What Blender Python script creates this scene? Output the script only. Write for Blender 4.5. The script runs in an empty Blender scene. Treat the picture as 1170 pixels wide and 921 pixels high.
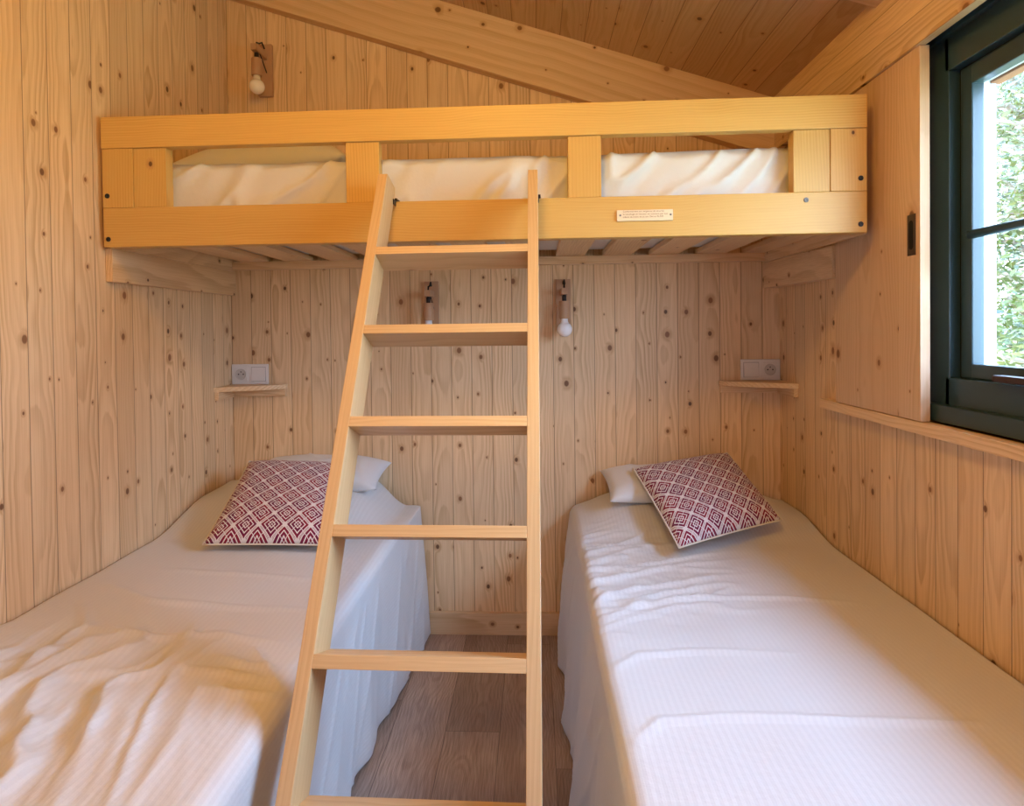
import bpy, bmesh, math, random
from mathutils import Vector, noise, Matrix
random.seed(7)
S = bpy.context.scene
COL = S.collection
pi = math.pi

# ------------------------------------------------------------------ room numbers (metres)
XL, XR, YB, YF = -1.2104, 0.9396, 2.4942, -1.5
EYE = 1.1945
XFAS = 0.905
def zceil(x): return 2.0646 - 0.3265 * (x - 0.869)

# ------------------------------------------------------------------ node helper
class NT:
    def __init__(s, name):
        s.m = bpy.data.materials.new(name); s.m.use_nodes = True
        s.t = s.m.node_tree; s.t.nodes.clear()
        s.out = s.t.nodes.new('ShaderNodeOutputMaterial')
        s.b = s.t.nodes.new('ShaderNodeBsdfPrincipled')
        s.t.links.new(s.b.outputs[0], s.out.inputs[0])
    def n(s, ty, **kw):
        x = s.t.nodes.new(ty)
        for k, v in kw.items(): setattr(x, k, v)
        return x
    def set(s, sock, v):
        if isinstance(v, bpy.types.NodeSocket): s.t.links.new(v, sock)
        else:
            if hasattr(sock.default_value, '__len__') and not hasattr(v, '__len__'): v = (v,) * len(sock.default_value)
            if hasattr(v, '__len__') and len(v) == 3 and len(sock.default_value) == 4: v = (*v, 1)
            sock.default_value = v
    def M(s, op, a, b=None, c=None, clamp=False):
        x = s.n('ShaderNodeMath', operation=op); x.use_clamp = clamp
        s.set(x.inputs[0], a)
        if b is not None: s.set(x.inputs[1], b)
        if c is not None: s.set(x.inputs[2], c)
        return x.outputs[0]
    def ss(s, v, lo, hi, a=0.0, b=1.0):
        x = s.n('ShaderNodeMapRange', interpolation_type='SMOOTHSTEP')
        s.set(x.inputs['Value'], v)
        for k, q in (('From Min', lo), ('From Max', hi), ('To Min', a), ('To Max', b)): s.set(x.inputs[k], q)
        return x.outputs[0]
    def xyz(s, a=0.0, b=0.0, c=0.0):
        x = s.n('ShaderNodeCombineXYZ')
        for i, v in enumerate((a, b, c)): s.set(x.inputs[i], v)
        return x.outputs[0]
    def noise(s, vec, scale=1.0, detail=2.0, rough=0.5, dist=0.0, color=False):
        x = s.n('ShaderNodeTexNoise'); s.set(x.inputs['Vector'], vec)
        s.set(x.inputs['Scale'], scale); s.set(x.inputs['Detail'], detail)
        s.set(x.inputs['Roughness'], rough); s.set(x.inputs['Distortion'], dist)
        return x.outputs['Color' if color else 'Fac']
    def mix(s, f, a, b, mode='MIX'):
        x = s.n('ShaderNodeMix', data_type='RGBA', blend_type=mode)
        s.set(x.inputs[0], f); s.set(x.inputs[6], a); s.set(x.inputs[7], b)
        return x.outputs[2]
    def bump(s, h, strength=0.3, dist=0.002):
        x = s.n('ShaderNodeBump'); s.set(x.inputs['Height'], h)
        x.inputs['Strength'].default_value = strength; x.inputs['Distance'].default_value = dist
        s.t.links.new(x.outputs[0], s.b.inputs['Normal'])
    def fin(s, color=None, rough=None, spec=None, metal=None):
        if color is not None: s.set(s.b.inputs['Base Color'], color)
        if rough is not None: s.set(s.b.inputs['Roughness'], rough)
        if spec is not None: s.set(s.b.inputs['Specular IOR Level'], spec)
        if metal is not None: s.set(s.b.inputs['Metallic'], metal)
        return s.m

def plain(name, color, rough=0.5, spec=0.4, metal=0.0):
    t = NT(name)
    co = t.n('ShaderNodeTexCoord').outputs['Object']
    f = t.noise(co, 40, 3)
    c2 = tuple(x * 0.88 for x in color)
    return t.fin(t.mix(t.M('MULTIPLY', f, 0.6), color, c2), rough, spec, metal)

PINE_L = (0.775, 0.572, 0.352)
PINE_D = (0.46, 0.268, 0.118)
def pine(name, v='Z', w=0.0801, planks=True, off=0.0, light=PINE_L, dark=PINE_D, ring=0.0085,
         knots=0.42, kcell=0.085, seam=0.0016, rough=0.5, perobj=True, tone=0.13, contrast=0.58, seamdark=0.75, kpow=1.0):
    """solid pine: rings round a wandering pith, fine streaks, knots; optional tongue-and-groove boards"""
    t = NT(name)
    co = t.n('ShaderNodeTexCoord').outputs['Object']
    sp = t.n('ShaderNodeSeparateXYZ'); t.t.links.new(co, sp.inputs[0])
    ax = {'X': 0, 'Y': 1, 'Z': 2}
    V = sp.outputs[ax[v[0]]]
    if planks:
        U = sp.outputs[ax[v[1]]]                       # across the boards
        W3 = sp.outputs[[i for i in range(3) if i not in (ax[v[0]], ax[v[1]])][0]]
        q = t.M('DIVIDE', t.M('SUBTRACT', U, off), w)
        idx = t.M('FLOOR', q)
        ul = t.M('MULTIPLY', t.M('SUBTRACT', t.M('SUBTRACT', q, idx), 0.5), w)
    else:
        o2 = [i for i in range(3) if i != ax[v[0]]]
        U = sp.outputs[o2[0]]; W3 = sp.outputs[o2[1]]
        idx = 0.37; ul = U
    if perobj:
        rnd = t.n('ShaderNodeObjectInfo').outputs['Random']
        idx = t.M('ADD', idx, t.M('MULTIPLY', rnd, 57.3))
    wn = t.n('ShaderNodeTexWhiteNoise', noise_dimensions='1D'); t.set(wn.inputs['W'], idx)
    r1 = wn.outputs['Value']
    rc = t.n('ShaderNodeSeparateColor'); t.t.links.new(wn.outputs['Color'], rc.inputs[0])
    ra, rb, rg = rc.outputs
    vv = t.M('ADD', V, t.M('MULTIPLY', r1, 31.0))
    # knots
    kv = t.xyz(t.M('ADD', t.M('ADD', U, t.M('MULTIPLY', W3, 0.83)), t.M('MULTIPLY', ra, 3.0)) if not planks else t.M('ADD', ul, t.M('MULTIPLY', ra, 5.0)), t.M('MULTIPLY', vv, 0.75), 0.0 if planks else t.M('MULTIPLY', W3, 0.6))
    vo = t.n('ShaderNodeTexVoronoi', feature='F1', voronoi_dimensions='2D')
    t.set(vo.inputs['Vector'], kv); vo.inputs['Scale'].default_value = 1.0 / kcell
    kd = t.M('MULTIPLY', vo.outputs['Distance'], kcell)
    kc = t.n('ShaderNodeSeparateColor'); t.t.links.new(vo.outputs['Color'], kc.inputs[0])
    has = t.M('LESS_THAN', kc.outputs[0], knots)
    kr = t.M('ADD', 0.0020, t.M('MULTIPLY', t.M('POWER', kc.outputs[1], 1.8), 0.0068 * kpow))
    kmask = t.M('MULTIPLY', t.M('SUBTRACT', 1.0, t.ss(kd, t.M('MULTIPLY', kr, 0.75), t.M('MULTIPLY', kr, 1.25))), has)
    halo = t.M('MULTIPLY', t.M('SUBTRACT', 1.0, t.ss(kd, kr, t.M('MULTIPLY', kr, 3.2))), has)
    # rings
    drift = t.noise(t.xyz(t.M('MULTIPLY', vv, 0.9), r1, 3.1), 1.0, 2.0)
    drift2 = t.noise(t.xyz(t.M('MULTIPLY', vv, 1.6), 7.7, r1), 1.0, 3.0)
    pu = t.M('ADD', t.M('MULTIPLY', t.M('SUBTRACT', ra, 0.5), 0.10), t.M('MULTIPLY', t.M('SUBTRACT', drift, 0.5), 0.10))
    pd = t.M('ADD', t.M('MULTIPLY', rb, 0.05), t.M('MULTIPLY', drift2, 0.075))
    du = t.M('SUBTRACT', ul, pu)
    dd = t.M('ADD', W3 if not planks else 0.0, pd)
    rad = t.M('SQRT', t.M('ADD', t.M('MULTIPLY', du, du), t.M('MULTIPLY', dd, dd)))
    fine = t.noise(t.xyz(t.M('MULTIPLY', ul, 45), t.M('MULTIPLY', W3, 45), t.M('MULTIPLY', vv, 2.5)), 1.0, 2.0)
    rad = t.M('ADD', rad, t.M('MULTIPLY', t.M('SUBTRACT', fine, 0.5), 0.006))
    rad = t.M('ADD', rad, t.M('MULTIPLY', halo, 0.006))
    ph = t.M('FRACT', t.M('DIVIDE', rad, ring))
    band = t.M('MULTIPLY', t.ss(ph, 0.15, 0.85), t.M('SUBTRACT', 1.0, t.ss(ph, 0.88, 1.0)))
    streak = t.noise(t.xyz(t.M('MULTIPLY', ul, 330), t.M('MULTIPLY', W3, 330), t.M('MULTIPLY', vv, 5.0)), 1.0, 2.0, 0.6)
    big = t.noise(t.xyz(t.M('MULTIPLY', ul, 14), t.M('MULTIPLY', W3, 14), t.M('MULTIPLY', vv, 1.3)), 1.0, 2.0)
    amt = t.M('MULTIPLY', band, t.ss(big, 0.3, 0.75, 0.25, 1.0))
    f = t.M('ADD', t.M('MULTIPLY', amt, contrast), t.M('MULTIPLY', t.ss(streak, 0.35, 0.75), 0.28), clamp=True)
    c = t.mix(f, light, dark)
    warm = tuple(a * b for a, b in zip(light, (0.86, 0.74, 0.62)))
    c = t.mix(t.M('MULTIPLY', t.ss(r1, 0.45, 1.0), tone * 2.0), c, warm, 'MIX')
    hv = t.n('ShaderNodeHueSaturation'); t.set(hv.inputs['Color'], c)
    t.set(hv.inputs['Value'], t.M('ADD', 1.0 - tone * 0.5, t.M('MULTIPLY', rg, tone)))
    c = hv.outputs[0]
    c = t.mix(t.M('MULTIPLY', halo, 0.45), c, (0.42, 0.21, 0.085))
    c = t.mix(t.M('MULTIPLY', kmask, 0.9), c, t.mix(kc.outputs[2], (0.07, 0.028, 0.012), (0.24, 0.10, 0.04)))
    h = t.M('MULTIPLY', f, -0.15)
    if planks:
        ed = t.M('SUBTRACT', 0.5 * w, t.M('ABSOLUTE', ul))
        sm = t.M('SUBTRACT', 1.0, t.ss(ed, seam * 0.35, seam))
        c = t.mix(t.M('MULTIPLY', sm, seamdark), c, (0.16, 0.075, 0.03))
        h = t.M('SUBTRACT', h, t.M('MULTIPLY', t.M('SUBTRACT', 1.0, t.ss(ed, 0.0, seam * 1.8)), 1.0))
    t.bump(h, 0.5, 0.0015)
    return t.fin(c, rough, 0.35)

# ------------------------------------------------------------------ mesh helpers
def link(name, bm, mats, parent=None, smooth=False, loc=None):
    me = bpy.data.meshes.new(name)
    bmesh.ops.recalc_face_normals(bm, faces=bm.faces)
    bm.to_mesh(me); bm.free()
    if not isinstance(mats, (list, tuple)): mats = [mats]
    for m in mats: me.materials.append(m)
    if smooth:
        for p in me.polygons: p.use_smooth = True
    o = bpy.data.objects.new(name, me); COL.objects.link(o)
    if parent is not None: o.parent = parent
    if loc is not None: o.location = loc
    return o
def tag(o, label=None, cat=None, group=None, kind=None):
    if label: o['label'] = label
    if cat: o['category'] = cat
    if group: o['group'] = group
    if kind: o['kind'] = kind
    return o
def thing(name, label, cat, loc=(0, 0, 0), rotz=0, group=None):
    o = bpy.data.objects.new(name, None); COL.objects.link(o)
    o.location = loc; o.rotation_euler = (0, 0, rotz); o.empty_display_size = 0.05
    return tag(o, label, cat, group)
def box(bm, x0, x1, y0, y1, z0, z1, bev=0.0, mi=0):
    g = bmesh.ops.create_cube(bm, size=1.0)['verts']
    for v in g:
        v.co = Vector((x0 + (v.co.x + .5) * (x1 - x0), y0 + (v.co.y + .5) * (y1 - y0), z0 + (v.co.z + .5) * (z1 - z0)))
    fs = {f for v in g for f in v.link_faces}
    for f in fs: f.material_index = mi
    if bev > 0:
        es = list({e for v in g for e in v.link_edges})
        r = bmesh.ops.bevel(bm, geom=es, offset=bev, segments=2, affect='EDGES', profile=0.6)
        for f in r['faces']: f.material_index = mi
    return bm
def B(*a, **k):
    return box(bmesh.new(), *a, **k)
def prism(bm, poly, axis, a, b, bev=0.0):
    """polygon in the two other axes, extruded along axis"""
    def P(u, v, w):
        return {'X': (w, u, v), 'Y': (u, w, v), 'Z': (u, v, w)}[axis]
    v0 = [bm.verts.new(P(u, v, a)) for u, v in poly]
    v1 = [bm.verts.new(P(u, v, b)) for u, v in poly]
    n = len(poly)
    fs = [bm.faces.new(v0), bm.faces.new(v1[::-1])]
    for i in range(n): fs.append(bm.faces.new((v0[i], v0[(i + 1) % n], v1[(i + 1) % n], v1[i])))
    bmesh.ops.recalc_face_normals(bm, faces=fs)
    if bev > 0:
        es = list({e for f in fs for e in f.edges})
        bmesh.ops.bevel(bm, geom=es, offset=bev, segments=2, affect='EDGES', profile=0.6)
    return bm
def lathe(bm, prof, c, axis='Z', seg=24, cap=True):
    rings = []
    for r, h in prof:
        ring = []
        for k in range(seg):
            a = 2 * pi * k / seg; u, v = r * math.cos(a), r * math.sin(a)
            p = {'Z': (u, v, h), 'Y': (u, h, v), 'X': (h, u, v)}[axis]
            ring.append(bm.verts.new(Vector(p) + Vector(c)))
        rings.append(ring)
    for i in range(len(rings) - 1):
        for k in range(seg):
            bm.faces.new((rings[i][k], rings[i][(k + 1) % seg], rings[i + 1][(k + 1) % seg], rings[i + 1][k]))
    if cap:
        bm.faces.new(rings[0]); bm.faces.new(rings[-1][::-1])
    return bm
def tube(bm, pts, r, seg=8):
    pts = [Vector(p) for p in pts]; rings = []
    for i, p in enumerate(pts):
        d = (pts[min(i + 1, len(pts) - 1)] - pts[max(i - 1, 0)]).normalized()
        u = d.orthogonal().normalized() if i == 0 else (pu - d * pu.dot(d)).normalized()
        pu = u; w = d.cross(u)
        rr = r[i] if hasattr(r, '__len__') else r
        rings.append([bm.verts.new(p + (u * math.cos(2 * pi * k / seg) + w * math.sin(2 * pi * k / seg)) * rr) for k in range(seg)])
    for i in range(len(rings) - 1):
        for k in range(seg):
            bm.faces.new((rings[i][k], rings[i][(k + 1) % seg], rings[i + 1][(k + 1) % seg], rings[i + 1][k]))
    bm.faces.new(rings[0]); bm.faces.new(rings[-1][::-1])
    return bm

# ------------------------------------------------------------------ materials
OB = 0.0739; OL = YB - 0.0668
M_back = pine('pine_boards_back_wall', 'ZX', off=OB, perobj=False)
M_side = pine('pine_boards_side_wall', 'ZY', off=OL, perobj=False)
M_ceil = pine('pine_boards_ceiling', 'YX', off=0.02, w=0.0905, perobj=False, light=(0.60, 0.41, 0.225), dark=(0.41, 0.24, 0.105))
M_fas = pine('pine_boards_fascia', 'YZ', off=1.996, w=0.0707, perobj=False, knots=0.35, seamdark=0.5)
M_beamX = pine('pine_beam', 'X', planks=False, ring=0.026, knots=0.45, contrast=0.5, light=(0.72, 0.52, 0.31))
M_trim = pine('pine_trim_along_x', 'X', planks=False, knots=0.25)
M_trimY = pine('pine_trim_along_y', 'Y', planks=False, knots=0.25)
VL, VD = (0.67, 0.43, 0.135), (0.52, 0.29, 0.07)
M_bunkX = pine('varnished_pine_rail', 'X', planks=False, light=VL, dark=VD, ring=0.007, knots=0.05, contrast=0.5, rough=0.42, tone=0.12)
M_bunkZ = pine('varnished_pine_post', 'Z', planks=False, light=VL, dark=VD, ring=0.008, knots=0.12, contrast=0.5, rough=0.42, tone=0.2)
M_supY = pine('pine_support_board', 'Y', planks=False, knots=0.35, contrast=0.5)
M_slat = pine('pine_slat', 'Y', planks=False, knots=0.12, contrast=0.45)
M_ladX = pine('ladder_pine_rung', 'X', planks=False, light=(0.66, 0.47, 0.245), dark=(0.49, 0.30, 0.13), knots=0.12, contrast=0.5, rough=0.42, tone=0.15)
M_ladZ = pine('ladder_pine_stile', 'Z', planks=False, light=(0.66, 0.47, 0.245), dark=(0.49, 0.30, 0.13), knots=0.12, contrast=0.5, rough=0.42, tone=0.1)
M_panel = pine('glued_pine_panel', 'ZY', w=0.132, off=1.60, seam=0.0004, seamdark=0.15, perobj=False, knots=0.28, tone=0.10, kpow=1.5, light=(0.66, 0.47, 0.305), dark=(0.50, 0.32, 0.18))
M_bracket = plain('brown_oiled_wood', (0.47, 0.28, 0.165), 0.5)
M_black = plain('black_metal', (0.012, 0.012, 0.014), 0.45)
M_cable = plain('black_fabric_cable', (0.01, 0.01, 0.01), 0.8)
M_zinc = plain('zinc_screw', (0.20, 0.20, 0.21), 0.5, 0.4)
M_white = plain('white_plastic', (0.78, 0.77, 0.75), 0.3)
M_bronze = plain('bronze_metal', (0.09, 0.065, 0.05), 0.4, 0.5, 0.6)
M_hole = plain('black_recess', (0.004, 0.004, 0.004), 0.9)
M_alu = plain('anthracite_aluminium', (0.024, 0.058, 0.078), 0.30, 0.5)
M_alu2 = plain('dark_track_and_gap_shade', (0.006, 0.007, 0.008), 0.6)  # near black for the track and the painted gap shade
M_handle = plain('dark_brown_handle', (0.045, 0.025, 0.022), 0.4)
M_plaque = plain('pale_plaque_board', (0.80, 0.66, 0.46), 0.5)
M_ink = plain('brown_lettering', (0.26, 0.13, 0.07), 0.7)
M_outw = plain('white_outer_trim', (0.85, 0.87, 0.9), 0.6)
M_outb = plain('skylit_outer_frame', (0.16, 0.24, 0.32), 0.5)  # dark frame with the sky light put into its blue-grey colour
M_outl = plain('pale_lavender_cladding', (0.5, 0.52, 0.66), 0.7)
M_outc = plain('cream_outer_soffit', (0.42, 0.46, 0.33), 0.6)
M_rust = plain('rust_brown_eaves_strip', (0.33, 0.14, 0.07), 0.7)

def glass_mat(name, tint=(1, 1, 1)):
    t = NT(name); t.t.nodes.remove(t.b)
    tr = t.n('ShaderNodeBsdfTransparent'); tr.inputs[0].default_value = (*tint, 1)
    gl = t.n('ShaderNodeBsdfGlossy'); gl.inputs['Roughness'].default_value = 0.02
    lw = t.n('ShaderNodeLayerWeight'); lw.inputs[0].default_value = 0.5
    fr_ = t.M('ADD', 0.03, t.M('MULTIPLY', t.M('POWER', lw.outputs['Facing'], 5.0), 0.7))
    mx = t.n('ShaderNodeMixShader')
    t.t.links.new(fr_, mx.inputs[0]); t.t.links.new(tr.outputs[0], mx.inputs[1]); t.t.links.new(gl.outputs[0], mx.inputs[2])
    t.t.links.new(mx.outputs[0], t.out.inputs[0])
    return t.m
M_glass = glass_mat('window_glass', (0.96, 0.98, 0.97))

def bulb_mat():
    t = NT('frosted_bulb_glass')
    t.fin((0.86, 0.86, 0.88), 0.18, 0.5)
    t.b.inputs['Subsurface Weight'].default_value = 0.3
    t.b.inputs['Subsurface Radius'].default_value = (0.02, 0.02, 0.02)
    return t.m
M_bulb = bulb_mat()

def sheet_mat(name, stripes=True, base=(0.66, 0.665, 0.675)):
    t = NT(name)
    tc = t.n('ShaderNodeTexCoord')
    sp = t.n('ShaderNodeSeparateXYZ'); t.t.links.new(tc.outputs['UV' if stripes else 'Object'], sp.inputs[0])
    co = tc.outputs['Object']
    h = t.noise(co, 55, 3, 0.55)
    if stripes:
        s = t.M('SINE', t.M('MULTIPLY', sp.outputs[0], 2 * pi / 0.0125))
        f = t.ss(s, -0.35, 0.35)
        c = t.mix(f, tuple(x * 0.945 for x in base), base)
        t.set(t.b.inputs['Roughness'], t.M('ADD', 0.42, t.M('MULTIPLY', f, 0.25)))
        h2 = t.M('ADD', t.M('MULTIPLY', h, 0.8), t.M('MULTIPLY', f, 0.12))
    else:
        c = base; h2 = h; t.fin(None, 0.7)
    t.set(t.b.inputs['Base Color'], c)
    t.b.inputs['Sheen Weight'].default_value = 0.12
    t.bump(h2, 0.25, 0.004)
    return t.m
M_sheet = sheet_mat('white_satin_stripe_cotton')
M_sheet2 = sheet_mat('off_white_cotton', False)

def cushion_mat():
    t = NT('red_fretwork_print')
    tc = t.n('ShaderNodeTexCoord')
    sp = t.n('ShaderNodeSeparateXYZ'); t.t.links.new(tc.outputs['UV'], sp.inputs[0])
    N = 5.2
    px = t.M('MULTIPLY', sp.outputs[0], N); py = t.M('MULTIPLY', sp.outputs[1], N)
    a = t.M('ADD', px, py); b = t.M('SUBTRACT', px, py)
    fa = t.M('SUBTRACT', t.M('FRACT', a), 0.5); fb = t.M('SUBTRACT', t.M('FRACT', b), 0.5)
    aa = t.M('ABSOLUTE', fa); ab = t.M('ABSOLUTE', fb)
    m = t.M('MAXIMUM', aa, ab)
    ring = t.M('LESS_THAN', t.M('FRACT', t.M('MULTIPLY', m, 6.4)), 0.68)
    edge = t.M('LESS_THAN', m, 0.486)
    gap = t.M('GREATER_THAN', t.M('MINIMUM', aa, ab), 0.014)
    corner = t.M('LESS_THAN', t.M('ADD', aa, ab), 0.83)
    f = t.M('MULTIPLY', t.M('MULTIPLY', ring, edge), t.M('MULTIPLY', gap, corner))
    nz = t.noise(tc.outputs['UV'], 9, 2)
    red = t.mix(t.ss(nz, 0.35, 0.65), (0.235, 0.006, 0.030), (0.14, 0.010, 0.062))
    c = t.mix(f, (0.74, 0.71, 0.74), red)
    weave = t.noise(tc.outputs['UV'], 160, 2)
    t.bump(weave, 0.2, 0.002)
    t.b.inputs['Sheen Weight'].default_value = 0.15
    return t.fin(c, 0.8, 0.2)
M_cush = cushion_mat()
M_cushb = sheet_mat('cream_linen_cushion_back', False, (0.72, 0.68, 0.62))

def floor_mat():
    t = NT('grey_brown_oak_vinyl')
    co = t.n('ShaderNodeTexCoord').outputs['Object']
    sp = t.n('ShaderNodeSeparateXYZ'); t.t.links.new(co, sp.inputs[0])
    X, Y = sp.outputs[0], sp.outputs[1]
    w = 0.162
    q = t.M('DIVIDE', t.M('SUBTRACT', X, 0.0465), w); i = t.M('FLOOR', q)
    ul = t.M('MULTIPLY', t.M('SUBTRACT', t.M('SUBTRACT', q, i), 0.5), w)
    wn = t.n('ShaderNodeTexWhiteNoise', noise_dimensions='1D'); t.set(wn.inputs['W'], i)
    # end joints: row -2 at y=1.875, row -1/0 shifted
    sh = t.M('ADD', 1.875, t.M('MULTIPLY', t.M('ADD', i, 2.0), 0.533))
    q2 = t.M('DIVIDE', t.M('SUBTRACT', Y, sh), 1.22); j = t.M('FLOOR', q2)
    vl = t.M('MULTIPLY', t.M('SUBTRACT', t.M('SUBTRACT', q2, j), 0.5), 1.22)
    w2 = t.n('ShaderNodeTexWhiteNoise', noise_dimensions='2D'); t.set(w2.inputs['Vector'], t.xyz(i, j, 0))
    r = w2.outputs['Value']; rc = t.n('ShaderNodeSeparateColor'); t.t.links.new(w2.outputs['Color'], rc.inputs[0])
    vv = t.M('ADD', Y, t.M('MULTIPLY', r, 17.0))
    dr = t.noise(t.xyz(t.M('MULTIPLY', vv, 1.8), r, 0.0), 1.0, 3.0)
    d2 = t.noise(t.xyz(t.M('MULTIPLY', vv, 3.2), 5.0, r), 1.0, 2.0)
    du = t.M('ADD', ul, t.M('MULTIPLY', t.M('SUBTRACT', dr, 0.5), 0.16)); dd = t.M('ADD', 0.01, t.M('MULTIPLY', d2, 0.06))
    rad = t.M('SQRT', t.M('ADD', t.M('MULTIPLY', du, du), t.M('MULTIPLY', dd, dd)))
    nn = t.noise(t.xyz(t.M('MULTIPLY', ul, 60), t.M('MULTIPLY', vv, 6), 0), 1.0, 3.0)
    rad = t.M('ADD', rad, t.M('MULTIPLY', nn, 0.008))
    band = t.ss(t.M('SINE', t.M('MULTIPLY', rad, 2 * pi / 0.0075)), -0.6, 0.8)
    st = t.noise(t.xyz(t.M('MULTIPLY', ul, 420), t.M('MULTIPLY', vv, 9), 0), 1.0, 3.0, 0.65)
    big = t.noise(t.xyz(t.M('MULTIPLY', ul, 9), t.M('MULTIPLY', vv, 2), 1.0), 1.0, 2.0)
    f = t.M('ADD', t.M('MULTIPLY', band, 0.20), t.M('MULTIPLY', t.ss(st, 0.3, 0.7), 0.62), clamp=True)
    c = t.mix(f, (0.46, 0.35, 0.285), (0.18, 0.12, 0.092))
    c = t.mix(t.M('MULTIPLY', t.ss(big, 0.4, 0.7), 0.35), c, (0.20, 0.11, 0.075))
    hv = t.n('ShaderNodeHueSaturation'); t.set(hv.inputs['Color'], c)
    t.set(hv.inputs['Value'], t.M('ADD', 0.82, t.M('MULTIPLY', rc.outputs[0], 0.36)))
    e = t.M('MINIMUM', t.M('SUBTRACT', w / 2, t.M('ABSOLUTE', ul)), t.M('SUBTRACT', 0.61, t.M('ABSOLUTE', vl)))
    sm = t.M('SUBTRACT', 1.0, t.ss(e, 0.0003, 0.0016))
    c = t.mix(t.M('MULTIPLY', sm, 0.7), hv.outputs[0], (0.06, 0.035, 0.025))
    t.bump(t.M('SUBTRACT', t.M('MULTIPLY', f, -0.3), sm), 0.4, 0.001)
    return t.fin(c, 0.45, 0.35)
M_floor = floor_mat()

# ------------------------------------------------------------------ setting
T = 0.10
def struct(name, bm, m, parent=None):
    o = link(name, bm, m, parent)
    if parent is None: o['kind'] = 'structure'
    return o
struct('floor', B(XL - T, XR + 0.12, YF - T, YB + T, -0.08, 0.0), M_floor)
struct('wall_back', B(XL - T, XR + 0.12, YB, YB + T, 0, 2.95), M_back)
struct('wall_left', B(XL - T, XL, YF - T, YB, 0, 2.95), M_side)
WY0, WY1, WZ0, WZ1 = 0.30, 1.61, 0.955, 1.86      # window hole
bm = bmesh.new()
XO = 1.03
box(bm, XR, XO, YF - T, YB, 0, WZ0)
box(bm, XR, XO, YF - T, YB, WZ1 + 0.03, 2.3)
box(bm, XR, XO, WY1, YB, WZ0, WZ1 + 0.03)
box(bm, XR, XO, YF - T, WY0, WZ0, WZ1 + 0.03)
struct('wall_right', bm, M_side)
# wall behind the camera with an added opening
bm = bmesh.new()
# small unseen opening, added to let in fill daylight
DX0, DX1, DZ0, DZ1 = 0.28, 0.64, 1.30, 1.70
box(bm, XL - T, DX0, YF - T, YF, 0, 2.95); box(bm, DX1, XR + T, YF - T, YF, 0, 2.95)
box(bm, DX0, DX1, YF - T, YF, DZ1, 2.95); box(bm, DX0, DX1, YF - T, YF, 0, DZ0)
struct('wall_front', bm, M_back)
bm = bmesh.new()
xs = (XL - T, XR + 0.12)
prism(bm, [(xs[0], zceil(xs[0])), (xs[1], zceil(xs[1])), (xs[1], zceil(xs[1]) + 0.12), (xs[0], zceil(xs[0]) + 0.12)], 'Y', YF - T, YB + T)
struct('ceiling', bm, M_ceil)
# sloping beam on the back wall under the ceiling
sl = 0.3265
bx0, bx1 = XL, XFAS + 0.001
prismpts = [(bx0, 1.871 - sl * (bx0 - 0.7937)), (bx1, 1.871 - sl * (bx1 - 0.7937)), (bx1, zceil(bx1)), (bx0, zceil(bx0))]
def sloped(name, pts, y0, y1, label=None):
    # built flat along its own axis so that the grain follows the slope
    ang = -math.atan(sl); ca, sa = math.cos(ang), math.sin(ang)
    loc = [((x) * ca + (z) * sa, -(x) * sa + (z) * ca) for x, z in pts]
    b = prism(bmesh.new(), loc, 'Y', y0, y1, bev=0.0015)
    o = struct(name, b, M_beamX); o.rotation_euler = (0, -ang, 0)
    return o
sloped('trim_1', prismpts, YB - 0.05, YB)
bx0, bx1 = XL, XFAS
sloped('trim_2', [(bx0, zceil(bx0) - 0.024), (bx1, zceil(bx1) - 0.024), (bx1, zceil(bx1)), (bx0, zceil(bx0))], 1.58, 1.735)
# fascia above shutter and window
struct('trim_3', B(XFAS, XFAS + 0.022, YF, YB, 1.8535, zceil(XFAS) + 0.005, bev=0.001), M_fas)
# chair rail under window, skirting
struct('trim_4', B(0.909, XR, 0.2, 2.085, 0.936, 0.9645, bev=0.0015), M_trimY)
struct('baseboard_back', B(XL, XR, YB - 0.018, YB, 0, 0.087, bev=0.002), M_trim)
struct('baseboard_left', B(XL, XL + 0.018, YF, YB - 0.018, 0, 0.087, bev=0.002), M_trimY)
struct('baseboard_right', B(XR - 0.018, XR, YF, YB - 0.018, 0, 0.087, bev=0.002), M_trimY)

# ---- window
w1 = bpy.data.objects.new('window_1', None); COL.objects.link(w1); w1.location = (XR, 0.95, WZ0); w1['kind'] = 'structure'
def wpart(name, bm, m, par=w1, smooth=False):
    o = link(name, bm, m, None, smooth)
    bpy.context.view_layer.update()
    if par is w1:
        o.data.transform(Matrix.Translation(-w1.location)); o.parent = w1
    else:
        o.data.transform(Matrix.Translation(-w1.location)); o.parent = par
    return o
bm = bmesh.new()
FX = 0.965
box(bm, FX, XO, 1.535, WY1, 0.975, WZ1, bev=0.002)           # left stile
box(bm, FX, XO, WY0, 0.375, 0.975, WZ1, bev=0.002)
box(bm, FX, XO, 0.36, 1.55, 0.975, 1.0715, bev=0.002)         # bottom member
box(bm, FX, XO, 0.36, 1.55, 1.783, WZ1, bev=0.002)
box(bm, 0.953, XO, WY0, WY1, WZ1, 1.889, bev=0.002)            # upper step
wf = wpart('outer_frame', bm, M_alu)
wpart('sill_ledge', B(0.942, 0.968, WY0, WY1, 0.968, 1.0085, bev=0.003), M_alu)
wpart('gap_shade_strip', box(box(B(0.990, 1.0, 1.518, 1.537, 1.07, 1.785), 0.990, 1.0, 0.373, 0.392, 1.07, 1.785), 0.990, 1.0, 0.39, 1.52, 1.774, 1.786), M_alu2, wf)  # black strips stand in for shade in the gap between frame and sash
bm = bmesh.new()
SX = 0.984
box(bm, SX, 1.012, 1.487, 1.524, 1.073, 1.778, bev=0.003)
box(bm, SX, 1.012, 0.386, 0.43, 1.073, 1.778, bev=0.003)
box(bm, SX, 1.012, 0.42, 1.49, 1.073, 1.106, bev=0.003)
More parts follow.
